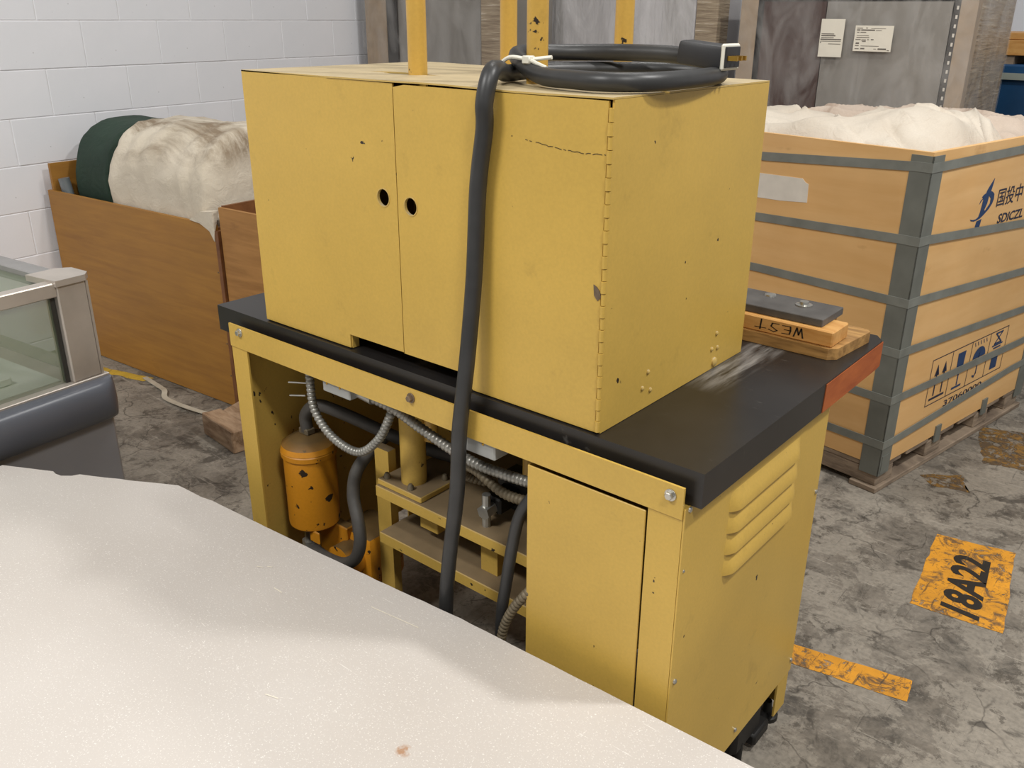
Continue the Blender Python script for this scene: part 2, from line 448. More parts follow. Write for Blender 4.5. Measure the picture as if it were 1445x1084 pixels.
for row in range(-7, 8):
    z = ZL - (row + 1) * BH
    if row == 7: z = 0.0
    s0 = TJ + (0 if row % 2 == 0 else BL / 2)
    k0 = -7
    for k in range(k0, 9):
        tt = s0 + k * BL
        if tt < .6 or tt > 6.2 or z > 3.0: continue
        b = obj('block', None, None, wall, data=(blow if row == 7 else blk)); b.location = (random.uniform(-.0012, .0012), tt, z)

bm = bx(-4.7, 4.5, 6.4, 6.6, 0, 3.3); wb = struct(obj('wall_back', bm, WALL)); wb['label'] = 'plain white far wall'

# floor markings
def quad(name, pts, z, mat, parent=None):
    bm = bmesh.new(); bm.faces.new([bm.verts.new((x, y, z)) for x, y in pts]); return obj(name, bm, mat, parent)
def rough_quad(name, pts, z, mat, amp=.006, n=18):
    out = []
    for i in range(4):
        a = Vector(pts[i]); b = Vector(pts[(i + 1) % 4])
        for k in range(n):
            p = a.lerp(b, k / n); nv = noise.noise_vector(Vector((p.x * 20, p.y * 20, 1.0)))
            out.append((p.x + nv.x * amp, p.y + nv.y * amp))
    bm = bmesh.new(); bm.faces.new([bm.verts.new((x, y, z)) for x, y in out]); bmesh.ops.triangulate(bm, faces=bm.faces)
    return obj(name, bm, mat)
patch = rough_quad('floor_marking', [(.023, 1.758), (.075, 1.297), (.330, 1.325), (.259, 1.804)], .0012, FPAINT)
tag(patch, 'worn orange floor patch stencilled 18A22 beside the crate', 'floor marking')
tb = fit_text('18A22', 1.0, 1.0, .034)
def tmap(x, y):
    a = Vector((.262, 1.338)).lerp(Vector((.212, 1.690)), x); b = Vector((.148, 1.348)).lerp(Vector((.103, 1.682)), x)
    p = a.lerp(b, y); return Vector((p.x, p.y, .0022))
lt = obj('stencil_lettering', mapped(tb, tmap), FBLACK, patch); lt['label'] = 'black stencilled 18A22'
stripe = rough_quad('floor_stripe', [(-.22, .87), (-.18, .795), (.203, .864), (.191, .956)], .0012, FPAINT)
tag(stripe, 'short orange painted stripe on the floor under the yellow machine', 'floor stripe')
rough = rough_quad('faded_marking', [(-.16, 2.16), (-.10, 2.10), (.03, 2.13), (-.03, 2.26)], .0012, FFAINT, .013)
tag(rough, 'faint worn orange paint smudge on floor beneath crate corner', 'floor marking')
fm2 = rough_quad('faded_marking', [(-.10, 2.78), (.01, 2.42), (.25, 2.50), (.14, 2.86)], .0012, FFAINT, .013)
tag(fm2, 'larger faded orange floor patch along the long side of the crate', 'floor marking')
yl = rough_quad('floor_line', [(-3.9, .60), (-3.9, .56), (-3.30, .705), (-3.30, .765)], .0012, FYEL, .01)
tag(yl, 'short yellow painted floor line in front of the plywood bin', 'floor line')
ribbon = bmesh.new(); rp = smooth_path([(-3.33, .735, .004), (-3.17, .72, .004), (-3.09, .70, .012), (-3.02, .665, .006), (-2.85, .665, .012), (-2.70, .70, .004)], 8)
L = []
for i, p in enumerate(rp):
    d = (rp[min(i + 1, len(rp) - 1)] - rp[max(i - 1, 0)]).normalized(); nrm = Vector((-d.y, d.x, 0)) * .012
    L.append([ribbon.verts.new(q) for q in (p - nrm, p + nrm, p + nrm + Vector((0, 0, .003)), p - nrm + Vector((0, 0, .003)))])
for a, b in zip(L, L[1:]):
    for k in range(4): ribbon.faces.new((a[k], a[(k + 1) % 4], b[(k + 1) % 4], b[k]))
tag(obj('plastic_strap', ribbon, 'tape'), 'loose clear plastic strap lying on the floor by the plywood bin', 'strap')

# ------------------------------------------------------------------ yellow press bench
T, TH, CTOP = .9531, .065, 1.5238
press = thing('hydraulic_press', 'yellow steel press bench with tall cabinet and black worktop', 'machine', (-.70, .30, 0))
# worktop
wt = bmesh.new()
poly = [(-1.383, 0), (0, 0), (0, .838), (-.022, .868), (-1.383, .868)]
wt = prism(poly, lambda x, y: (x, y, T), lambda x, y: (x, y, T - TH))
bmesh.ops.bevel(wt, geom=[e for e in wt.edges if len(e.link_faces) == 2 and e.calc_face_angle(0) > 1], offset=.0025, segments=2, affect='EDGES')
worktop = obj('worktop', wt, BLK, press); worktop['label'] = 'black laminate worktop with chalky smears'
be = prism([(.508, T - .004), (.842, T - .003), (.842, T - TH + .002), (.820, T - TH), (.503, T - TH - .0005)], lambda y, z: (.0016, y, z), lambda y, z: (-.002, y, z))
eo = obj('bare_edge', be, BARE, worktop); eo['label'] = 'bare orange-brown core where the edge band is missing'

# cabinet
X0, X1, Y0, Y1 = -1.1881, -.2156, .0103, .5578
SEAM = -.709
def fr(y): return lambda a, b: (a, y, b)
d1 = [(X0, T + .003), (-.881, T + .003), (-.881, .987), (SEAM - .002, .987), (SEAM - .002, CTOP - .003), (X0, CTOP + .001)]
door1 = obj('cabinet_door', plate(d1, [circle(-.750, 1.304, .0172)], fr(Y0), fr(Y0 + .004)), YEL, press)
d2 = [(SEAM + .002, .986), (-.545, .986), (-.515, T + .003), (X1 - .008, T + .003), (X1 - .008, CTOP - .004), (SEAM + .030, CTOP - .004), (SEAM + .002, CTOP - .009)]
door2 = obj('cabinet_door', plate(d2, [circle(-.671, 1.297, .0172)], fr(Y0 - .002), fr(Y0 + .003)), YEL, press)
for cx, cz, dr, yy in ((-.750, 1.304, door1, Y0), (-.671, 1.297, door2, Y0 - .002)):
    bm = plate(circle(cx, cz, .0188), [circle(cx, cz, .0168)], fr(yy - .0012), fr(yy + .005)); obj('hole_rim', bm, YELTOP, dr)
obj('notch_flange', bx(-.8805, -.8785, Y0 + .004, Y0 + .022, T + .002, .986), YELD, door1)
sp = obj('cabinet_side', bx(X1 - .004, X1, Y0 + .003, Y1, T + .001, CTOP - .002), YEL, press)
obj('cabinet_side', bx(X0, X0 + .004, Y0 + .004, Y1, T + .001, CTOP - .002), YEL, press)
obj('cabinet_back', bx(X0 + .004, X1 - .004, Y1 - .004, Y1, T + .001, CTOP - .002), YEL, press)
# top sheets, slightly buckled, with an open slot between them
def top_sheet(x0, x1, y0, y1, amp, seed, holes=()):
    bm = bmesh.new(); nx, ny = 40, 10; G = []
    for lvl in (0, 1):
        g = []
        for i in range(nx + 1):
            r_ = []
            for j in range(ny + 1):
                x = x0 + (x1 - x0) * i / nx; y = y0 + (y1 - y0) * j / ny
                e = math.sin(math.pi * i / nx) ** .5 * (1 if True else 0)
                z = CTOP + amp * noise.noise(Vector((x * 4, y * 5, seed))) * e + .0015
                r_.append(bm.verts.new((x, y, z - lvl * .003)))
            g.append(r_)
        G.append(g)
    for i in range(nx):
        for j in range(ny):
            bm.faces.new((G[0][i][j], G[0][i + 1][j], G[0][i + 1][j + 1], G[0][i][j + 1]))
            bm.faces.new((G[1][i][j + 1], G[1][i + 1][j + 1], G[1][i + 1][j], G[1][i][j]))
    for i in range(nx):
        for j in (0, ny): bm.faces.new((G[0][i][j], G[1][i][j], G[1][i + 1][j], G[0][i + 1][j]))
    for j in range(ny):
        for i in (0, nx): bm.faces.new((G[0][i][j], G[1][i][j], G[1][i][j + 1], G[0][i][j + 1]))
    return bm
obj('top_sheet', top_sheet(X0, X1, .176, Y1, .005, 3.1), YELTOP, press, True)
obj('top_sheet', top_sheet(-.90, X1, Y0 - .002, .160, .004, 7.7), YELTOP, press, True)
obj('top_sheet', top_sheet(X0, -.90, Y0, .175, .003, 1.2), YELTOP, press, True)
# piano hinge at the front right corner
bm = bmesh.new(); nk = 26; zz0, zz1 = T + .006, CTOP - .014; hk = (zz1 - zz0) / nk
for k in range(nk):
    rr = .0052 if k % 2 == 0 else .0044
    add_rod(bm, (X1 - .002, Y0 - .003 + (.0 if k % 2 == 0 else .0012), zz0 + k * hk + .0006), (X1 - .002, Y0 - .003 + (.0 if k % 2 == 0 else .0012), zz0 + (k + 1) * hk - .0006), rr, 10)
hg = obj('piano_hinge', bm, YEL, door2, True)
obj('hinge_leaf', bx(X1 - .009, X1 - .0045, Y0 - .0005, Y0 + .003, zz0, zz1), YEL, door2)
def dome(r, h, n=12): return lathe([(r, 0), (r * .92, h * .55), (r * .55, h * .92), (0, h)], (0, 0, 0), n)
def bolt_head(p, axis, r, mat, parent, name='screw', h=None, hexa=False):
    h = h or r * .8
    bm = bmesh.new()
    if hexa:
        join(bm, lathe([(r * 1.45, 0), (r * 1.45, h * .25), (r * 1.42, h * .28), (0, h * .28)], (0, 0, 0), 18)); join(bm, lathe([(r, 0), (r, h), (r * .85, h * 1.12), (0, h * 1.12)], (0, 0, 0), 6))
    else: join(bm, dome(r, h))
    q = Vector((0, 0, 1)).rotation_difference(Vector(axis)).to_matrix().to_4x4()
    bmesh.ops.transform(bm, matrix=Matrix.Translation(Vector(p)) @ q, verts=bm.verts)
    return obj(name, bm, mat, parent, not hexa)
for y, z in ((.164, 1.026), (.147, .998), (.176, .986), (.431, 1.031), (.415, 1.0), (.440, .997)):
    bolt_head((X1, y, z), (1, 0, 0), .0048, YELTOP, sp, 'rivet')
bolt_head((X1, .430, .968), (1, 0, 0), .010, YELTOP, sp, 'tack_weld', .006)
# paint chip on the door by the hinge and along the crack line
ch = prism([(-.238, 1.225), (-.231, 1.222), (-.224, 1.214), (-.222, 1.205), (-.229, 1.198), (-.236, 1.206)], fr(Y0 - .0032), fr(Y0 - .0018)); obj('paint_chip', ch, 'rusty_bolt', door2)
ckp = [(-.392 + .178 * i / 40, 1.449 - .012 * math.sin(i / 40 * 2.2) + random.uniform(-.0010, .0010)) for i in range(41)]
ck = strokes([[a, b] for i, (a, b) in enumerate(zip(ckp, ckp[1:])) if random.random() < .62], .0010)
obj('paint_crack', mapped(ck, lambda x, y: Vector((x, Y0 - .0027, y))), 'dark_inside', door2)

# frame
rail = multi([(-1.308, -.023, -.0213, -.0165, .868, .927), (-1.308, -.023, -.0165, .03, .880, .886)])
rl = obj('front_rail', rail, YEL, press)
for x, m in ((-1.262, 'zinc_bolt'), (-.661, 'rusty_bolt'), (-.047, 'zinc_bolt')): bolt_head((x, -.0213, .908 if x > -1 else .912), (0, -1, 0), .0075, m, rl, 'bolt', .009, True)
obj('leg', multi([(-1.308, -1.245, -.0185, -.0140, .03, .8675), (-1.308, -1.3035, -.0140, .045, .03, .8675)]), YEL, press)
obj('leg', multi([(-.0895, -.0232, -.0185, -.0140, .03, .8675), (-.028, -.0232, -.0140, .045, .03, .8675)]), YEL, press)
obj('leg', multi([(-.085, -.0225, .600, .605, .045, .888), (-.027, -.0225, .545, .600, .045, .888)]), YELD, press)
obj('leg', multi([(-1.308, -1.245, .600, .605, .045, .888), (-1.308, -1.3035, .545, .600, .045, .888)]), YELD, press)
for x, y in ((-.055, .585), (-1.28, .585), (-.055, .01), (-1.28, .01)):
    f = lathe([(.0, 0), (.028, 0), (.028, .012), (.012, .02), (.010, .05), (.0, .05)], (x, y, 0), 16); obj('levelling_foot', f, 'cast_black', press, True)
# gearmotor seen under the side panel
g = bmesh.new(); add_box(g, -.13, -.035, .36, .50, .04, .13, bev=.012); add_rod(g, (-.10, .34, .085), (-.10, .56, .085), .04, 16); add_rod(g, (-.045, .40, .0), (-.045, .40, .06), .012, 10); add_box(g, -.06, -.025, .45, .53, .015, .05, bev=.006)
obj('base_casting', g, 'cast_black', press, True)
ap = obj('access_panel', bx(-.355, -.0945, -.0175, -.0135, .10, .857, bev=.0012), YEL, press)
obj('access_panel_flange', bx(-.355, -.352, -.0135, .02, .10, .857), YEL, ap)
# right side panel with louvres
rp_ = obj('side_panel', multi([(-.0225, -.0195, -.0178, .6075, .152, .887)]), YEL, press)
def louvre(zb):
    bm = bmesh.new(); nu, nv = 28, 8; G = []
    for i in range(nu + 1):
        u = i / nu; e = min(1, min(u, 1 - u) / .09); e = math.sin(e * math.pi / 2)
        row = []
        for j in range(nv + 1):
            v = j / nv
            dd = .013 * e * math.sin((1 - v) * math.pi / 2) ** 1.2
            row.append(bm.verts.new((-.0197 + dd, .150 + .31 * u, zb + .040 * v + .0 * u)))
        row.insert(0, bm.verts.new((-.0205, .150 + .31 * u, zb + .002)))
        G.append(row)
    for i in range(nu):
        for j in range(nv + 1): bm.faces.new((G[i][j], G[i + 1][j], G[i + 1][j + 1], G[i][j + 1]))
    return bm
for zb in (.806, .760, .714, .668): obj('louvre', louvre(zb), YEL, rp_, True)
for y, z in ((-.003, .882), (.598, .655), (-.003, .524), (.305, .184), (.600, .186), (-.006, .762)): bolt_head((-.0195, y, z), (1, 0, 0), .0055 if z != .762 else .003, 'zinc_bolt', rp_)
bd = obj('side_panel', bx(-1.3035, -1.300, -.014, .600, .152, .887), YELD, press)
obj('rear_panel', bx(-1.30, -.03, .605, .608, .152, .887), YELD, press)
obj('bottom_cross_member', multi([(-1.30, -.03, .565, .60, .10, .15)]), YELD, press)
obj('partition', bx(-.352, -.349, .02, .60, .152, .86), YELD, press)

# columns through the cabinet
for i, (x, y) in enumerate(((-.80, .165), (-.478, .150), (-.825, .48), (-.512, .48))):
    cl = rod((x, y, .70 if i < 2 else .60), (x, y, 2.35), .0195, 24); obj('press_column', cl, COLM, press, True)
obj('column_sleeve', rod((-.83, .135, .585), (-.83, .135, .888), .031, 28), YELD, press, True)
obj('column_sleeve', rod((-.43, .36, .585), (-.43, .36, .888), .031, 28), YELD, press, True)
fl_ = obj('flange', bx(-.905, -.755, .083, .20, .575, .590, bev=.002), YELD, press)
for x, y in ((-.888, .100), (-.803, .097), (-.775, .185)): bolt_head((x, y, .590), (0, 0, 1), .0085, 'conduit_dusty', fl_, 'bolt', .016)
obj('platen', bx(-.905, -.37, .075, .46, .545, .575, bev=.002), YELD, press)
obj('platen', bx(-.90, -.37, .075, .30, .415, .445, bev=.002), YELD, press)
obj('spacer', bx(-.80, -.74, .12, .18, .478, .545, bev=.002), YELD, press)
obj('spacer', bx(-.60, -.55, .12, .18, .445, .545), YELD, press)
obj('upright_bracket', multi([(-.965, -.915, .13, .155, .05, .64), (-1.0, -.90, .10, .20, .035, .05)]), YELD, press)
obj('filler_box', bx(-1.12, -.40, .46, .595, .18, .80, bev=.01), YELD, press)  # invented box, added to fill the dark void at the back
obj('valve_block', multi([(-.62, -.53, .20, .27, .575, .655), (-.60, -.55, .13, .20, .60, .64)], .004), 'cast_black', press)
obj('hose_fitting', add_rod(add_rod(bmesh.new(), (-.575, .13, .615), (-.575, .10, .612), .018, 6), (-.575, .112, .575), (-.575, .112, .655), .010, 10), 'galvanised', press)
# canister
cn = thing  # the canister is a part of the press with its own pieces
can = obj('filter_canister', lathe([(0, .345), (.060, .345), (.068, .352), (.069, .36), (.069, .555), (.074, .557), (.075, .570), (.071, .575), (0, .575)], (-1.20, .105, 0), 40), ORG, press, True)
lid = obj('canister_lid', lathe([(.074, .574), (.070, .588), (.050, .602), (.022, .612), (0, .614)], (-1.20, .105, 0), 40), ORG, can, True)
obj('canister_bracket', multi([(-1.17, -1.13, .06, .066, .315, .352), (-1.22, -1.10, .13, .16, .20, .345)], .003), ORG, press)
obj('pump_body', add_rod(bx(-1.16, -1.02, .14, .27, .17, .335, bev=.02, seg=2), (-1.09, .09, .26), (-1.09, .14, .26), .05, 24), ORG, press, True)
obj('drain_fitting', add_rod(add_rod(bmesh.new(), (-1.215, .095, .275), (-1.215, .095, .345), .016, 14), (-1.215, .095, .26), (-1.215, .095, .285), .024, 6), 'conduit_steel', press)
obj('inlet_clamp', add_rod(bx(-1.218, -1.182, .090, .118, .612, .630, bev=.003), (-1.20, .105, .612), (-1.20, .105, .645), .013, 14), 'conduit_dusty', press)
H1 = [(-1.20, .105, .62), (-1.20, .105, .665), (-1.165, .115, .698), (-1.10, .135, .692), (-.97, .20, .640), (-.88, .235, .618), (-.80, .26, .61)]
obj('hose', tube(H1, .0165, 14), 'rubber_hose', press, True)
H2 = [(-.99, .20, .64), (-1.00, .15, .610), (-1.015, .11, .560), (-1.01, .09, .50), (-.98, .075, .445), (-.965, .065, .39), (-.985, .06, .335), (-1.04, .06, .298), (-1.12, .07, .278), (-1.20, .09, .262)]
obj('hose', tube(H2, .0165, 14), 'rubber_hose', press, True)
# armoured conduits and their boxes
C1 = [(-1.075, .035, .885), (-1.070, .032, .825), (-1.058, .03, .745), (-.998, .03, .692), (-.905, .03, .682), (-.835, .032, .735), (-.800, .04, .800), (-.80, .05, .83)]
obj('armoured_conduit', conduit(C1, .0105), 'conduit_steel', press, True)
C2 = [(-.868, .015, .853), (-.82, .02, .845), (-.764, .03, .831), (-.676, .032, .806), (-.553, .035, .778), (-.46, .04, .775), (-.37, .04, .783), (-.30, .05, .79)]
obj('armoured_conduit', conduit(C2, .0115), 'conduit_steel', press, True)
C3 = [(-.60, .14, .665), (-.625, .10, .690), (-.60, .07, .735), (-.55, .055, .745), (-.48, .055, .720), (-.42, .055, .722), (-.36, .055, .735), (-.30, .06, .75)]
obj('armoured_conduit', conduit(C3, .0110), 'conduit_dusty', press, True)
C4 = [(-.340, .0, .585), (-.362, -.012, .555), (-.392, -.018, .505), (-.415, -.02, .44), (-.42, -.02, .36), (-.40, .01, .25), (-.38, .05, .16)]
obj('armoured_conduit', conduit(C4, .0105), 'conduit_dusty', press, True)
jb = obj('junction_box', bx(-.962, -.868, -.014, .035, .838, .866, bev=.003), 'aluminium_box', press)
obj('conduit_connector', add_rod(bmesh.new(), (-.870, .015, .853), (-.825, .018, .846), .0145, 14), 'galvanised', press, True)
jb2 = obj('junction_box', bx(-.535, -.440, -.014, .030, .832, .866, bev=.003), 'aluminium_box', press)
for b_, xs in ((jb, (-.945, -.90)), (jb2, (-.515, -.47))):
    for x in xs: bolt_head((x, -.014, .861), (0, -1, 0), .003, 'brass', b_)
obj('cotter_wire', add_rod(add_rod(bmesh.new(), (-1.14, .02, .80), (-1.075, .03, .812), .002, 6), (-1.14, .02, .765), (-1.09, .03, .775), .002, 6), 'galvanised', press)
obj('black_lead', tube([(-.30, .06, .80), (-.345, .03, .79), (-.372, .012, .76), (-.398, .005, .70), (-.422, .0, .55), (-.436, .0, .44), (-.45, .02, .25), (-.44, .06, .06)], .0125, 12), 'cable_black', press, True)

# ------------------------------------------------------------------ power cable coiled on the cabinet
RC = .0155
zc = CTOP + RC + .004
cable = thing('power_cable', 'thick black power cable coiled on cabinet top and hanging down the doors', 'cable', (-.38, .25, CTOP))
P = [(-.58, -.035, .017), (-.565, -.045, .20), (-.553, -.047, .44), (-.536, -.050, .58), (-.512, -.047, .75), (-.506, -.043, .88), (-.498, -.040, .955), (-.492, -.030, 1.05), (-.486, -.016, 1.20), (-.478, -.012, 1.36), (-.462, -.012, 1.46), (-.458, -.016, 1.505), (-.462, .005, zc + .006), (-.488, .055, zc + .010),
     (-.522, .115, zc), (-.535, .19, zc), (-.51, .27, zc), (-.445, .36, zc), (-.36, .42, zc), (-.275, .425, zc), (-.225, .36, zc), (-.207, .24, zc), (-.212, .12, zc), (-.26, .062, zc), (-.34, .066, zc), (-.43, .096, zc + .002), (-.525, .15, zc + RC * 1.7), (-.555, .22, zc + RC * 2), (-.51, .30, zc + RC * 2.0), (-.43, .345, zc + RC * 2.1), (-.34, .352, zc + RC * 2.1), (-.285, .350, zc + RC * 1.95)]
obj('cable_coil', tube(P, RC, 14, 8), 'cable_black', cable, True)
pl = bx(-.045, .045, -.03, .03, -.021, .021, bev=.008, seg=2)
bmesh.ops.transform(pl, matrix=Matrix.Translation((-.249, .350, zc + .034)) @ Matrix.Rotation(math.radians(8), 4, 'Z') @ Matrix.Rotation(math.radians(6), 4, 'Y'), verts=pl.verts)
plug = obj('plug', pl, 'plug_black', cable, True)
obj('plug_collar', bx(-.207, -.2005, .324, .388, zc + .009, zc + .054, bev=.003), 'cable_tie', plug)
obj('plug_face', bx(-.202, -.197, .330, .382, zc + .014, zc + .049, bev=.001), 'plug_black', plug)
for y in (.336, .352, .368): obj('plug_blade', bx(-.200, -.178, y - .002, y + .002, zc + .026, zc + .034), 'brass', plug)
tie = tube([(-.528, .098, zc + .012), (-.50, .10, zc + .028), (-.46, .105, zc + .026), (-.42, .118, zc + .030)], .0035, 8); add_rod(tie, (-.462, .104, zc + .026), (-.41, .09, zc + .014), .0035, 8)
add_box(tie, -.470, -.452, .095, .113, zc + .018, zc + .032, bev=.002)
obj('cable_tie', tie, 'cable_tie', cable, True)

# ------------------------------------------------------------------ marked wooden block on the worktop
blk_t = thing('wooden_block', 'pine block marked WEST with black rubber pad on worktop corner', 'wooden block', (-.2, .72, T))
bb = prism([(-.40, .632), (-.050, .632), (-.034, .648), (-.020, .805), (-.030, .818), (-.40, .835)], lambda x, y: (x, y, T + .0005), lambda x, y: (x, y, T + .026))
base = obj('plywood_base', bb, PINE2, blk_t)
ub = obj('pine_board', bx(-.40, -.046, .640, .730, T + .026, T + .062, bev=.003), PINE, blk_t)
pb = obj('rubber_pad', bx(-.40, -.078, .655, .775, T + .062, T + .080, bev=.0015), 'rubber_pad', blk_t)
obj('pad_support', bx(-.40, -.09, .731, .775, T + .026, T + .062), PINE2, blk_t)
w = bmesh.new(); join(w, lathe([(0, 0), (.019, 0), (.019, .003), (.011, .004), (.010, .010), (0, .0115)], (-.152, .727, T + .080), 20)); obj('bolt', w, 'zinc_bolt', pb, True)
w = lathe([(0, 0), (.014, 0), (.013, .003), (0, .0045)], (-.245, .752, T + .080), 16); obj('bolt', w, 'zinc_bolt', pb, True)
# handwriting, upside down: W E S T read from the other side
ws = strokes([[(0, 1), (.1, 0), (.2, .75), (.3, 0), (.42, 1)], [(.95, .95), (.62, .9), (.58, .5), (.85, .5), (.58, .5), (.6, .05), (.95, .1)], [(1.6, .85), (1.35, 1.0), (1.2, .8), (1.5, .45), (1.45, .1), (1.15, .05)], [(1.75, .8), (2.25, .85)], ], .07)
join(ws, strokes([[(2.02, 1.0), (1.98, -.1)]], .07))
mapped(ws, lambda x, y: Vector((-.112 - x * .050, .6393, T + .055 - y * .021)))
obj('handwriting', ws, 'ink', ub)['label'] = 'WEST handwritten upside down in marker'

# ------------------------------------------------------------------ white foam sheet on a low pallet load
EDGE = [(-1.897, -.400), (-1.76, -.326), (-1.742, -.328), (-1.72, -.323), (-1.698, -.305), (-1.690, -.288), (-1.55, -.214), (-1.431, -.150), (-1.399, -.148), (-1.328, -.145), (-1.291, -.138), (-1.08, -.125), (-.872, -.111), (-.68, -.096), (-.479, -.078), (-.28, -.071), (-.102, -.063), (.167, -.052), (.32, -.046)]
load = thing('sheet_covered_pallet', 'wide white foam sheet laid over a low pallet load beside the machine', 'covered pallet', (-.8, -.8, 0))
SH = .48
def sheet_z(x, y): return SH + .004 * noise.noise(Vector((x * 2.2, y * 2.2, 5.0))) * min(1, (abs(y + .05)) / .3)
bm = bmesh.new(); ny = 40; G = []
xs = []
for (a, b) in zip(EDGE, EDGE[1:]):
    n = max(1, int((b[0] - a[0]) / .03))
    for k in range(n): xs.append((a[0] + (b[0] - a[0]) * k / n, a[1] + (b[1] - a[1]) * k / n))
xs.append(EDGE[-1])
for lvl in (0, 1):
    g = []
    for (x, ye) in xs:
        ye += .0018 * noise.noise(Vector((x * 30, 0, 2)))
        row = []
        for j in range(ny + 1):
            y = ye + (-1.75 - ye) * (j / ny)
            x_ = x + (.32 - x) / 2.217 * .14 * max(0.0, -.40 - y)
            row.append(bm.verts.new((x_, y, sheet_z(x, y) - lvl * .012)))
        g.append(row)
    G.append(g)
nx = len(xs) - 1
for i in range(nx):
    for j in range(ny):
        bm.faces.new((G[0][i][j], G[0][i + 1][j], G[0][i + 1][j + 1], G[0][i][j + 1])); bm.faces.new((G[1][i][j + 1], G[1][i + 1][j + 1], G[1][i + 1][j], G[1][i][j]))
    for j in (0, ny): bm.faces.new((G[0][i][j], G[1][i][j], G[1][i + 1][j], G[0][i + 1][j]))
for j in range(ny):
    for i in (0, nx): bm.faces.new((G[0][i][j], G[1][i][j], G[1][i][j + 1], G[0][i][j + 1]))
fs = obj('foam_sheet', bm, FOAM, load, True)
for ln in ([(-.648, -.171), (-.525, -.156)], [(-.957, -.238), (-.945, -.232)], [(-.939, -.223), (-.930, -.218)], [(-.86, -.262), (-.835, -.262)], [(-.60, -.47), (-.575, -.462)]):
    obj('scratch', mapped(strokes([ln], .0022), lambda x, y: Vector((x, y, sheet_z(x, y) + .0012))), 'paper_white', fs)
for k in range(4):
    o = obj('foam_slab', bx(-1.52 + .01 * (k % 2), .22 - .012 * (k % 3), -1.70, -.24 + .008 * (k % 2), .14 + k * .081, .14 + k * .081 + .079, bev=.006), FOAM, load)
for y in (-1.66, -1.36, -1.06, -.76, -.46): obj('deck_board', bx(-1.50, .20, y, y + .16, .115, .140), PALLET, load)
for y in (-1.64, -1.0, -.42): obj('stringer', bx(-1.50, .20, y, y + .09, 0, .115), PALLET, load)

# ------------------------------------------------------------------ shipping crate on its pallet
CA = 1.389
crate = thing('shipping_crate', 'tan plywood shipping crate with grey steel straps, blue logo and Chinese lettering', 'crate', (-.244, 1.908, 0), CA, local=True)
# local frame: +x runs along the printed long side, +y along the side that faces the machine
LX, LY, ZB, ZT = 1.235, 1.10, .107, 1.242
obj('side_panel', bx(0, LX, 0, .018, ZB, ZT), CRATE, crate)
obj('side_panel', bx(0, .018, .018, LY - .018, ZB, ZT), CRATE, crate)
obj('side_panel', bx(LX - .018, LX, .018, LY - .018, ZB, ZT), CRATE, crate)
obj('side_panel', bx(0, LX, LY - .018, LY, ZB, ZT), CRATE, crate)
obj('crate_floor', bx(.018, LX - .018, .018, LY - .018, ZB, ZB + .02), CRATE, crate)
for (cx, cy, sx, sy) in ((0, 0, 1, 1), (LX, 0, -1, 1), (0, LY, 1, -1), (LX, LY, -1, -1)):
    bm = bmesh.new(); t_ = .004
    for (ax, ay) in (((cx - sx * t_, cx + sx * .072), (cy - sy * t_, cy)), ((cx - sx * t_, cx), (cy - sy * t_, cy + sy * .072))):
        add_box(bm, min(ax), max(ax), min(ay), max(ay), .068, ZT - .012)
    p_ = obj('corner_post', bm, 'post_steel', crate)
strap_z = [(1.158, 1.193, 1.20), (.930, .950, .888), (.733, .735, .685), (.556, .552, .508), (.370, .372, .352), (.192, .195, .235)]
for zl, zc_, zr in strap_z:
    bm = bmesh.new(); e, hw = .0062, .0155
    loop = [(-e, LY, zl - .02), (-e, .62, zl), (-e, .05, zc_), (-e, -e, zc_), (.06, -e, zc_), (LX * .85, -e, zr), (LX + e, -e, zr)]
    A = []
    for i, (x, y, z) in enumerate(loop):
        ix = x + (.0025 if x < 0 else 0); iy = y + (.0025 if y < 0 else 0)
        A.append([bm.verts.new(q) for q in ((x, y, z - hw), (x, y, z + hw), (ix, iy, z + hw), (ix, iy, z - hw))])
    for a, b in zip(A, A[1:]):
        for k in range(4): bm.faces.new((a[k], a[(k + 1) % 4], b[(k + 1) % 4], b[k]))
    bm.faces.new(A[0]); bm.faces.new(A[-1][::-1])
    obj('steel_strap', bm, 'strap_steel', crate)
# torn paper label on the side facing the machine
lb = prism([(.70, 1.092), (.466, 1.097), (.452, 1.085), (.439, 1.080), (.436, 1.014), (.55, 1.004), (.70, 1.0)], lambda u, z: (-.0016, u, z), lambda u, z: (0, u, z))
obj('paper_label', lb, 'paper', crate)['label'] = 'torn blank paper label'
# printed marks on the long side: prints lie 1 mm proud of the plywood
def onface(f):  # (u, z) on the printed side
    return lambda x, y: Vector((f(x, y)[0], -.0012, f(x, y)[1]))
ident = lambda x, y: (x, y)
LOGO = [(.496, 1.1108), (.492, 1.0881), (.485, 1.0657), (.5016, 1.0612), (.5178, 1.0516), (.5219, 1.0328), (.5159, 1.0178), (.4951, .9993), (.462, .9825), (.4377, .9726), (.4165, .9689), (.389, .9673), (.3678, .971), (.3576, .978), (.3806, .9736), (.4033, .9732), (.4207, .9787), (.4279, .9948), (.432, 1.0176), (.4348, 1.0431), (.4253, 1.0391), (.4095, 1.026), (.4145, 1.0378), (.4306, 1.0461), (.4204, 1.0499), (.4312, 1.0576), (.4492, 1.062), (.4515, 1.0694), (.4671, 1.0857)]
HOLE = [(.4766, 1.0498), (.4945, 1.0387), (.4972, 1.02), (.4674, .9963), (.4588, 1.0), (.4726, 1.023)]
bm = plate(LOGO, [HOLE], lambda u, z: (u, -.0012, z), lambda u, z: (u, -.0002, z))
join(bm, plate([(.4142, .964), (.4511, .9682), (.4458, .9412), (.4074, .9379)], [], lambda u, z: (u, -.0012, z), lambda u, z: (u, -.0002, z)))
obj('logo_print', bm, 'blue_ink', crate)['label'] = 'dark blue dagger-like logo'
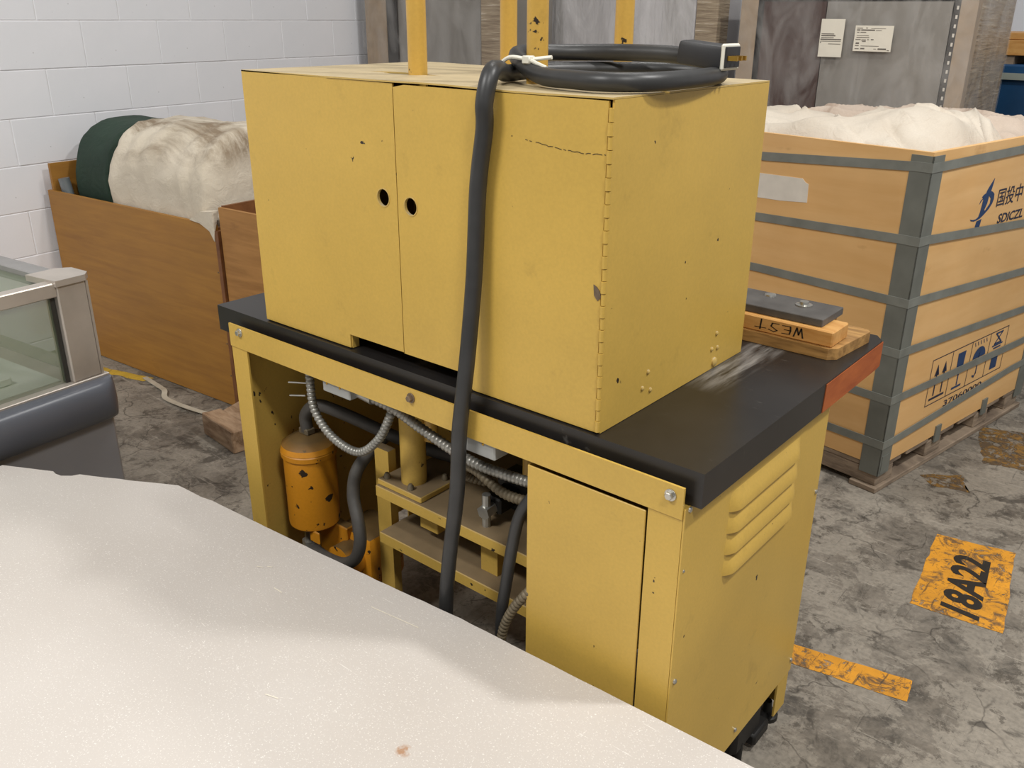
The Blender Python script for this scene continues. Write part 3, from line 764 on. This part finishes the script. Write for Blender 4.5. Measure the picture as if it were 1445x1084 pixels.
cj = fit_text('国投中', .215, .068, .006)
obj('chinese_lettering', mapped(cj, lambda x, y: Vector((.555 + x, -.0012, .998 + y))), 'blue_black_ink', crate)
sd = fit_text('SDICZL', .225, .036, .022, shear=.15)
obj('lettering', mapped(sd, lambda x, y: Vector((.592 + x, -.0012, .932 + y - .02 * x))), 'blue_black_ink', crate)
u0, u1, z0, z1 = .285, .935, .268, .457
fr_ = strokes([[(u0, z0), (u1, z0), (u1, z1), (u0, z1), (u0, z0)]] + [[(u0 + (u1 - u0) * k / 4, z0), (u0 + (u1 - u0) * k / 4, z1)] for k in (1, 2, 3)], .0035)
def symb(k): return u0 + (u1 - u0) * (k + .5) / 4
obj('symbol_frame', mapped(fr_, lambda x, y: Vector((x, -.0011, y))), 'blue_black_ink', crate)
c0 = symb(0); s_ = strokes([[(c0 - .03, .305), (c0 - .03, .40)], [(c0 + .03, .305), (c0 + .03, .40)], [(c0 - .055, .290), (c0 + .055, .290)]], .009)
for d in (-.03, .03): s_.faces.new([s_.verts.new((c0 + d + a, b, 0)) for a, b in ((-.018, .385), (.018, .385), (0, .43))])
obj('this_way_up_symbol', mapped(s_, lambda x, y: Vector((x, -.0012, y))), 'blue_black_ink', crate)
c1 = symb(1); s_ = strokes([[(c1, .30), (c1, .36)], [(c1 - .035, .288), (c1 + .035, .288)]], .009)
s_.faces.new([s_.verts.new((c1 + a, b, 0)) for a, b in ((-.032, .435), (.032, .435), (.028, .375), (0, .355), (-.028, .375))]); obj('fragile_glass_symbol', mapped(s_, lambda x, y: Vector((x, -.0012, y))), 'blue_ink', crate)
c2 = symb(2); s_ = strokes([[(c2, .39), (c2, .305), (c2 - .012, .292), (c2 - .026, .298)]], .008)
s_.faces.new([s_.verts.new((c2 + .055 * math.cos(math.pi * i / 12), .375 + .045 * math.sin(math.pi * i / 12), 0)) for i in range(13)])
join(s_, strokes([[(c2 + d, .432), (c2 + d - .008, .447)] for d in (-.05, -.025, 0, .025, .05)], .004)); obj('umbrella_symbol', mapped(s_, lambda x, y: Vector((x, -.0012, y))), 'blue_ink', crate)
c3 = symb(3); s_ = strokes([[(c3 - .03, .40), (c3 + .03, .445), (c3 - .03, .445), (c3 + .03, .40), (c3 - .03, .40)], [(c3 - .045, .392), (c3 + .045, .392)], [(c3 - .03, .38), (c3 + .03, .38)]], .007)
s_.faces.new([s_.verts.new((c3 + a, b, 0)) for a, b in ((-.03, .285), (.03, .285), (.03, .345), (-.03, .345))]); obj('stacking_symbol', mapped(s_, lambda x, y: Vector((x, -.0012, y))), 'blue_ink', crate)
nb = fit_text('37060000', .33, .026, .01); obj('number_stencil', mapped(nb, lambda x, y: Vector((.445 + x, -.0011, .224 + y))), 'blue_black_ink', crate)
for u in (.44, .85, .03):
    obj('steel_clip', bx(u - .022, u + .022, -.006, 0, ZB - .03, ZB + .04), 'post_steel', crate)
# pallet
pal = thing('pallet', 'weathered grey pallet carrying the tan shipping crate', 'pallet', (-.244, 1.908, 0), CA, local=True)
for k in range(6):
    x = .002 + k * .212; obj('deck_board', bx(x, x + .17, .002, LY - .002, .086, .1065, bev=.003), PALLET, pal)
for x in (.004, .38, .80, 1.10): obj('stringer', bx(x, x + .12, .004, LY - .004, .022, .086, bev=.004), PALLET, pal)
for y in (-.030, .48, .99): obj('bottom_board', bx(-.012, LX + .012, max(y, -.008), y + .13, 0, .022, bev=.003), PALLET, pal)
# cloth heaped in the crate
def heap(name, mat, parent_loc, rot, x0, x1, y0, y1, zb, hf, label, nx=90, ny=60):
    bm = bmesh.new(); G = []
    for i in range(nx + 1):
        r_ = []
        for j in range(ny + 1):
            u, v = i / nx, j / ny
            x = x0 + (x1 - x0) * u; y = y0 + (y1 - y0) * v
            r_.append(bm.verts.new((x, y, hf(x, y, u, v))))
        G.append(r_)
    for i in range(nx):
        for j in range(ny): bm.faces.new((G[i][j], G[i + 1][j], G[i + 1][j + 1], G[i][j + 1]))
    rim = [G[i][0] for i in range(nx + 1)] + [G[nx][j] for j in range(1, ny + 1)] + [G[i][ny] for i in range(nx - 1, -1, -1)] + [G[0][j] for j in range(ny - 1, 0, -1)]
    low = [bm.verts.new((v.co.x, v.co.y, zb)) for v in rim]
    for k in range(len(rim)):
        q = (k + 1) % len(rim); bm.faces.new((rim[k], low[k], low[q], rim[q]))
    bm.faces.new(low)
    o = obj(name, bm, mat, None, True); o.location = parent_loc; o.rotation_euler = (0, 0, rot)
    tag(o, label, 'cloth'); return o
def ridge(x, y, s, sc=6, warp=.5):
    p = Vector((x * sc, y * sc, s)); p += noise.noise_vector(p * .5) * warp
    return 1 - abs(noise.noise(p)) * 2
rf = random.Random(21)
FOLDS = []
for _ in range(26):
    a_ = rf.uniform(-.5, 1.9); cx_, cy_ = rf.uniform(.05, .70), rf.uniform(.05, 1.05); l_ = rf.uniform(.08, .24)
    FOLDS.append((cx_, cy_, math.cos(a_), math.sin(a_), l_, rf.uniform(.010, .024), rf.uniform(.012, .034) * rf.choice((1, 1, -1)), rf.uniform(-1.5, 1.5)))
def h1(x, y, u, v):
    e = min(1, min(u, 1 - u) * 8) * min(1, min(v, 1 - v) * 9)
    e = math.sin(e * math.pi / 2)
    z = .060 + .075 * noise.noise(Vector((x * 2.6, y * 2.6, 2.0))) + .025 * noise.noise(Vector((x * 7, y * 7, 6.0))) + .012 * ridge(x, y, 9.0, 6, 1.0)
    for (fx, fy, c_, s_f, l_, w_, hh, bend) in FOLDS:
        dx, dy = x - fx, y - fy
        al_ = dx * c_ + dy * s_f; ac = -dx * s_f + dy * c_ + bend * al_ * al_
        if abs(al_) < l_ and abs(ac) < w_ * 4: z += hh * math.cos(al_ / l_ * math.pi / 2) * math.exp(-abs(ac) / w_)
    z += .065 * math.exp(-((y - .40) ** 2 / .05 + (x - .30) ** 2 / .06)) - .03 * math.exp(-((y - .66) ** 2 / .01))
    return 1.195 + e * z
heap('dust_sheet', WHITEC, (-.244, 1.908, 0), CA, .022, .72, .022, LY - .022, .75, h1, 'white dust sheet heaped in the strapped crate along the machine side', 130, 170)
def h2(x, y, u, v):
    e = min(1, min(u, 1 - u) * 9) * min(1, min(v, 1 - v) * 9)
    e = math.sin(e * math.pi / 2)
    return 1.196 + e * (.034 + .03 * noise.noise(Vector((x * 5, y * 5, 12.0))) + .045 * ridge(x, y, 14.0, 6, 1.0))
heap('crumpled_cloth', PINKC, (-.244, 1.908, 0), CA, .722, LX - .022, .022, LY - .022, .75, h2, 'tightly crumpled pinkish cloth bunched beside the smoother dust sheet in the crate')

# ------------------------------------------------------------------ plywood bins with canvas
BA = math.radians(4)
bins = thing('plywood_bin', 'long brown plywood bin by the wall holding rolled canvas', 'bin', (-2.704, .823, 0), BA, local=True)
# local: x runs from -1.26 (wall end) to 0, y to the back
obj('front_panel', bx(-1.30, 0, 0, .016, .004, .822), PLY, bins)
obj('end_panel', bx(-1.285, -1.268, .016, .80, .004, .95), PLY, bins)
obj('end_panel', bx(-.020, -.002, .016, .80, .004, .81), PLYIN, bins)
obj('back_panel', bx(-1.268, -.02, .784, .80, .004, .90), PLY, bins)
obj('corner_post', bx(.0005, .022, -.004, .045, .004, .80), PLYIN, bins)
obj('bottom_panel', bx(-1.268, -.02, .016, .784, .004, .03), PLY, bins)
for z in (.15, .30, .46, .62, .76): bolt_head((-.012, 0, z), (0, -1, 0), .004, 'rusty_bolt', bins, 'nail', .002)
bin2 = thing('plywood_bin', 'taller reddish plywood bin behind the machine, stained inside', 'bin', (-2.672, .830, 0), BA, local=True)
obj('front_panel', bx(0, 1.05, 0, .016, .004, .900), PLY2, bin2)
obj('end_panel', bx(0, .016, .016, .85, .004, .905), PLYIN, bin2)
obj('end_panel', bx(1.034, 1.05, .016, .85, .004, .90), PLY2, bin2)
obj('back_panel', bx(.016, 1.034, .834, .85, .004, .90), PLYIN, bin2)
obj('bottom_panel', bx(.016, 1.034, .016, .834, .004, .03), PLYIN, bin2)

def bundle(name, mat, label, x0, x1, yc, hy, zb, zt, seed, skew=0.0, amp=.02, radial=False):
    """a folded canvas roll: rounded cross-section swept along x with wrinkles, in the bin's frame"""
    bm = bmesh.new(); nx, na = 90, 56; R_ = []
    for i in range(nx + 1):
        u = i / nx; x = x0 + (x1 - x0) * u
        e0 = min(1, u / .22); e1 = min(1, (1 - u) / .10)
        taper = math.sin(e0 * math.pi / 2) ** .62 * math.sin(e1 * math.pi / 2) ** .5
        taper = max(taper, .02)
        ring = []
        for k in range(na):
            a = 2 * math.pi * k / na; ca, sa = math.cos(a), math.sin(a)
            py = math.copysign(abs(ca) ** .8, ca); pz = math.copysign(abs(sa) ** (.85 if sa > 0 else .5), sa)
            zc2 = zb + (zt - zb) * .38
            hz = (zt - zc2) if sa > 0 else (zc2 - zb)
            p = Vector((x, yc + py * hy * taper, zc2 + pz * hz * (taper if sa > 0 else 1)))
            w_ = noise.noise(Vector((p.x * 3.5, p.y * 4, p.z * 5 + seed))) * amp + (ridge(p.x * 1.3, p.y * 2 + p.z * 2, seed, 5, .8) - .5) * amp * .55
            nrm = Vector((0, py, pz)); nrm = nrm.normalized() if nrm.length else nrm
            p += nrm * w_ * min(1, taper * 1.4)
            p.x += skew * (yc - p.y) + skew * .3 * (p.z - zb)
            if radial and sa > 0:   # pulled folds running down to the rim
                p.z += .010 * math.sin(p.x * 46 + 3 * noise.noise(Vector((p.x * 3, 0, 1)))) * max(0, -ca) * taper
            p.y = max(p.y, .0225); p.x = max(p.x, -1.262)
            ring.append(bm.verts.new(p))
        R_.append(ring)
    for a, b in zip(R_, R_[1:]):
        for k in range(na): bm.faces.new((a[k], a[(k + 1) % na], b[(k + 1) % na], b[k]))
    bm.faces.new(R_[0][::-1]); bm.faces.new(R_[-1])
    o = obj(name, bm, mat, None, True); o.location = (-2.704, .823, 0); o.rotation_euler = (0, 0, BA)
    return tag(o, label, 'canvas')
bundle('canvas_roll', GREEN, 'dark green canvas roll end at the wall end of the plywood bin', -1.258, -.885, .390, .30, .70, 1.150, 3.0, 0, .008)
gb = bpy.data.objects['canvas_roll']
cw = bundle('canvas_roll', CANVAS, 'off-white stained canvas bundle overlapping the green canvas in the bin', -.99, -.04, .345, .318, .66, 1.180, 11.0, .08, .020, True)
fl2 = prism([(-.16, .826), (-.08, .87), (.0, .88), (.004, .80), (-.004, .755), (-.03, .795), (-.09, .820)], lambda x, z: (x, -.006, z), lambda x, z: (x, -.001 + .03 * (z > .83), z))
obj('hanging_corner', fl2, CANVAS, cw)
pp = rod((-1.20, .075, .60), (-1.228, .052, .880), .026, 18); pp_o = obj('pipe', pp, 'grey_pipe', None, True); pp_o.location = (-2.704, .823, 0); pp_o.rotation_euler = (0, 0, BA)
tag(pp_o, 'short grey pipe end poking out of the plywood bin corner', 'pipe')

# scrap timber on the floor
sc = thing('scrap_timber', 'short splintered timber block lying by the machine leg', 'timber', (-2.45, .62, 0), math.radians(-6), local=True)
bm = bx(-.12, .14, -.055, .03, .0, .095, bev=.004)
bmesh.ops.subdivide_edges(bm, edges=bm.edges, cuts=2, use_grid_fill=True)
for v in bm.verts: v.co += noise.noise_vector(v.co * 25) * .006; v.co.z = max(0, v.co.z)
obj('block', bm, SCRAP, sc)
bm = bx(-.10, .16, .03, .14, .02, .09, bev=.004)
for v in bm.verts: v.co.z = max(.0, v.co.z + .25 * (v.co.y - .03)); 
obj('offcut', bm, SCRAP, sc)

# ------------------------------------------------------------------ display freezer
fz = thing('display_freezer', 'grey glass-fronted display freezer with stainless frame and dark bumper', 'freezer', (-2.03, .066, 0), WA, local=True)
FE = -.085   # far end
FN = -1.75   # near end, outside the picture
obj('cabinet_body', bx(-.92, 0, FN, FE, .06, .47, bev=.01), 'freezer_grey', fz)
obj('plinth', bx(-.88, -.04, FN + .03, FE - .03, 0, .06), 'seal_dark', fz)
bm = bmesh.new(); prof = []
for k in range(13):
    a = -math.pi / 2 + math.pi * k / 12; prof.append((.005 + .047 * math.cos(a) ** .7 if abs(math.cos(a)) > 1e-6 else .005, .530 + .066 * math.sin(a)))
rings = []
yl_ = [FN, FE - .05] + [FE - .05 + .06 * math.sin(q * math.pi / 12) for q in range(1, 7)]
for q, y in enumerate(yl_):
    s = 1.0 if q < 2 else math.cos((q - 1) * math.pi / 12 * .98)
    rings.append([bm.verts.new((px * s if px > 0 else px, y, pz)) for px, pz in prof] + [bm.verts.new((-.06, y, .530 + .066)), bm.verts.new((-.06, y, .530 - .066))])
for a, b in zip(rings, rings[1:]):
    n = len(a)
    for k in range(n): bm.faces.new((a[k], a[(k + 1) % n], b[(k + 1) % n], b[k]))
bm.faces.new(rings[0][::-1]); bm.faces.new(rings[-1])
obj('bumper', bm, 'bumper_grey', fz, True)
obj('bumper', bx(-.90, -.03, FE - .012, FE + .03, .464, .594, bev=.02, seg=3), 'bumper_grey', fz, True)
obj('sill', bx(-.90, -.005, FN, FE + .01, .594, .603, bev=.002), 'stainless', fz)
pst = obj('corner_post', bx(-.085, -.012, -.186, -.095, .602, .905, bev=.004), 'stainless', fz)
obj('post_edge', bx(-.084, -.013, -.0955, -.088, .602, .90), 'stainless', pst)
cap = prism([(-.14, -.20), (-.004, -.19), (-.004, -.098), (-.03, -.075), (-.11, -.075), (-.14, -.11)], lambda x, y: (x, y, .921), lambda x, y: (x, y, .903)); obj('post_cap', cap, 'stainless', fz)
obj('corner_post', bx(-.90, -.83, -.186, -.095, .602, .905, bev=.004), 'stainless', fz)
obj('top_rail', bx(-.055, -.012, FN, -.186, .872, .914, bev=.003), 'stainless', fz)
obj('top_rail', bx(-.90, -.86, FN, -.186, .872, .914, bev=.003), 'stainless', fz)
obj('top_rail', bx(-.87, -.085, -.165, -.105, .872, .914, bev=.003), 'rail_grey', fz)
obj('front_glass', bx(-.040, -.034, FN + .02, -.19, .604, .873), GLASS, fz)
obj('end_glass', bx(-.83, -.085, -.142, -.136, .604, .873), GLASS, fz)
obj('top_glass', bx(-.86, -.055, FN + .02, -.165, .892, .897), GLASS, fz)
obj('glass_seal', bx(-.046, -.030, -.200, -.187, .604, .873), 'seal_dark', fz)
obj('inner_liner', multi([(-.86, -.06, FN + .05, -.20, .50, .606), (-.86, -.84, FN + .05, -.20, .606, .80)]), 'freezer_white', fz)
pk = obj('plank', bx(-.55, -.50, -1.2, -.26, .607, .70, bev=.004), PINE); pk.location = (-2.03, .066, 0); pk.rotation_euler = (0, 0, WA)
tag(pk, 'pale timber plank standing inside the glass display freezer', 'plank')
pk = obj('shelf_board', bx(-.35, -.14, -1.1, -.30, .607, .632, bev=.004), 'freezer_white'); pk.location = (-2.03, .066, 0); pk.rotation_euler = (0, 0, WA)
tag(pk, 'white board lying flat inside the glass display freezer', 'board')

# ------------------------------------------------------------------ film-wrapped units in the background
def film_shell(x0, x1, y0, y1, z0, z1, seed, amp=.012):
    bm = bmesh.new()
    def grid(f, nu, nv):
        G = [[bm.verts.new(f(i / nu, j / nv)) for j in range(nv + 1)] for i in range(nu + 1)]
        for i in range(nu):
            for j in range(nv): bm.faces.new((G[i][j], G[i + 1][j], G[i + 1][j + 1], G[i][j + 1]))
    def dsp(a, b): return amp * (ridge(a, b * .35, seed, 7, .9) - .3)
    grid(lambda u, v: (x0 + (x1 - x0) * u, y0 - max(0, dsp(u * 1.2, v * 1.8)) * math.sin(math.pi * u) ** .5, z0 + (z1 - z0) * v), 60, 50)
    grid(lambda u, v: (x1 + max(0, dsp(u, v * 1.8 + 5)) * math.sin(math.pi * u) ** .5, y0 + (y1 - y0) * u, z0 + (z1 - z0) * v), 20, 50)
    return bm
def protector(x, y, sx, w1, w2, z0, z1):
    a = (x, x + sx * w1); b = (x - sx * .005, x + sx * .0)
    return multi([(min(a), max(a), y - .005, y, z0, z1), (min(b), max(b), y - .005, y + w2, z0, z1)])
# unit A, dark cabinet with two shipping labels
ua = thing('wrapped_cabinet', 'film-wrapped dark cabinet with two white shipping labels behind the crate', 'wrapped cabinet', (-1.15, 3.9, 0))
AX0, AX1, AY0, AY1, AZ = -1.755, -.600, 3.50, 4.22, 1.745
obj('carcass', bx(AX0 + .02, AX1 - .02, AY0 + .02, AY1, .13, AZ - .02), 'appliance_dark', ua)
obj('maroon_panel', bx(AX0 + .12, -1.30, AY0 + .004, AY0 + .02, .16, AZ - .03), 'appliance_maroon', ua)
obj('grey_panel', bx(-1.295, -.70, AY0 + .002, AY0 + .02, .16, AZ - .03), 'appliance_grey', ua)
up_ = obj('slotted_upright', bx(-.695, -.66, AY0 + .0, AY0 + .02, .16, AZ - .03), 'appliance_dark', ua)
for k in range(18): obj('slot', bx(-.682, -.673, AY0 - .001, AY0 + .001, 1.0 + k * .04, 1.016 + k * .04), 'paper', up_)
obj('edge_protector', protector(AX0, AY0, 1, .09, .12, .14, AZ), 'cardboard', ua)
obj('edge_protector', protector(AX1 + .005, AY0, -1, .07, .06, .14, AZ), 'cardboard', ua)
obj('side_board', bx(AX1 - .02, AX1 + .006, AY0 + .0, AY1, .14, AZ), RIB, ua)
def label_sheet(x0, x1, z0, z1, rows):
    o = obj('shipping_label', bx(x0, x1, AY0 - .0225, AY0 - .021, z0, z1), 'paper_white', ua)
    bm = bmesh.new()
    for (a, b, zz, h) in rows: add_box(bm, x0 + (x1 - x0) * a, x0 + (x1 - x0) * b, AY0 - .0232, AY0 - .0224, z0 + (z1 - z0) * zz, z0 + (z1 - z0) * (zz + h))
    obj('label_print', bm, 'print_grey', o)
label_sheet(-1.305, -1.185, 1.456, 1.634, [(.06, .60, .60, .02), (.06, .66, .55, .03), (.06, .60, .50, .02), (.04, .92, .45, .03), (.04, .92, .41, .012), (.04, .08, .37, .03), (.40, .92, .34, .015)])
label_sheet(-1.130, -.945, 1.488, 1.606, [(.05, .20, .88, .03), (.28, .33, .89, .03), (.42, .80, .88, .015), (.05, .14, .80, .05), (.16, .52, .80, .05), (.55, .70, .80, .02), (.06, .12, .72, .03), (.15, .30, .72, .03), (.06, .38, .60, .02), (.06, .40, .52, .03), (.04, .18, .44, .03), (.20, .32, .42, .04), (.35, .40, .44, .03), (.45, .52, .44, .04), (.22, .32, .37, .03), (.06, .15, .28, .06), (.05, .15, .20, .03), (.20, .68, .20, .02), (.05, .16, .08, .03), (.20, .31, .08, .05), (.55, .62, .09, .02), (.66, .88, .07, .06), (.90, .96, .04, .03)])
obj('stretch_film', film_shell(AX0 - .008, AX1 + .012, AY0 - .012, AY1, .13, AZ, 2.0, .010), FILM, ua, True)
obj('top_cap', bx(AX0 - .01, AX1 + .012, AY0 - .012, AY1 + .01, AZ, AZ + .02, bev=.004), 'appliance_pale', ua)
obj('pallet_base', multi([(AX0, AX1, AY0, AY1, .10, .13)] + [(AX0 + k * .35, AX0 + k * .35 + .10, AY0, AY1, 0, .10) for k in range(4)]), PALLET, ua)
# unit B, pale cabinet
ub_ = thing('wrapped_cabinet', 'pale grey film-wrapped cabinet with one ribbed cardboard edge behind the columns', 'wrapped cabinet', (-2.6, 4.0, 0))
BX0, BX1, BY0, BY1, BZ = -3.10, -1.93, 3.56, 4.2, 2.5
obj('carcass', bx(BX0 + .01, BX1 - .01, BY0 + .015, BY1, .13, BZ), 'appliance_pale', ub_)
obj('side_stile', bx(BX0, BX0 + .10, BY0, BY0 + .02, .14, BZ), 'appliance_grey', ub_)
obj('grey_panel', bx(BX1 - .34, BX1 - .16, BY0 + .004, BY0 + .02, .16, BZ - .02), 'appliance_grey', ub_)
obj('edge_protector', protector(BX1, BY0, -1, .13, .12, .14, BZ), RIB, ub_)
obj('stretch_film', film_shell(BX0 - .005, BX1 - .135, BY0 - .008, BY1, .13, BZ, 8.0, .012), FILMP, ub_, True)
obj('pallet_base', multi([(BX0, BX1, BY0, BY1, .10, .13)] + [(BX0 + k * .35, BX0 + k * .35 + .10, BY0, BY1, 0, .10) for k in range(4)]), PALLET, ub_)
# unit C, grey cabinet near the wall
uc = thing('wrapped_cabinet', 'mid grey film-wrapped cabinet standing closest to the block wall', 'wrapped cabinet', (-3.6, 3.2, 0))
CX0, CX1, CY0, CY1, CZ = -4.22, -3.01, 3.0, 3.5, 2.5
obj('carcass', bx(CX0 + .22, CX1 - .02, CY0 + .015, CY1, .13, CZ), 'appliance_grey', uc)
obj('cardboard_sheet', bx(CX0 + .04, CX0 + .235, CY0 - .004, CY0 + .012, .14, CZ), 'cardboard', uc)
obj('inner_panel', bx(CX0 + .235, CX0 + .33, CY0 + .003, CY0 + .016, .14, CZ), 'appliance_dark', uc)
obj('edge_protector', protector(CX1, CY0, -1, .155, .12, .14, CZ), RIB, uc)
obj('stretch_film', film_shell(CX0 + .01, CX1 - .16, CY0 - .010, CY1, .13, CZ, 5.0, .014), FILM, uc, True)
obj('pallet_base', multi([(CX0 + .05, CX1, CY0, CY1, .10, .13)] + [(CX0 + .05 + k * .35, CX0 + k * .35 + .15, CY0, CY1, 0, .10) for k in range(4)]), PALLET, uc)

# grey column between two cabinets
# blue box and timber at the far right
bb_ = thing('blue_bin', 'dark blue bin with pale strap beyond the film-wrapped cabinet', 'bin', (0, 4.9, 0))
obj('bin_body', bx(-.86, .60, 4.55, 5.35, .02, 1.345, bev=.015), 'blue_plastic', bb_)
obj('bin_lid', bx(-.88, .62, 4.53, 5.37, 1.345, 1.41, bev=.01), 'blue_plastic', bb_)
obj('pale_band', bx(-.885, .625, 4.522, 5.375, 1.330, 1.365), 'blue_band', bb_)
tp = thing('timber_stack', 'light timber boards stacked on top of the blue bin', 'timber', (0, 4.9, 1.41))
for x in (-.72, -.1, .45): obj('bearer', bx(x, x + .10, 4.55, 5.35, 1.41, 1.455), PALLET, tp)
obj('board', bx(-.85, .62, 4.54, 4.95, 1.455, 1.535, bev=.003), PINE, tp)
obj('board', bx(-.85, .62, 4.96, 5.36, 1.455, 1.535, bev=.003), PINE, tp)
obj('board', bx(-.83, .60, 4.55, 5.30, 1.537, 1.572, bev=.003), PINE, tp)
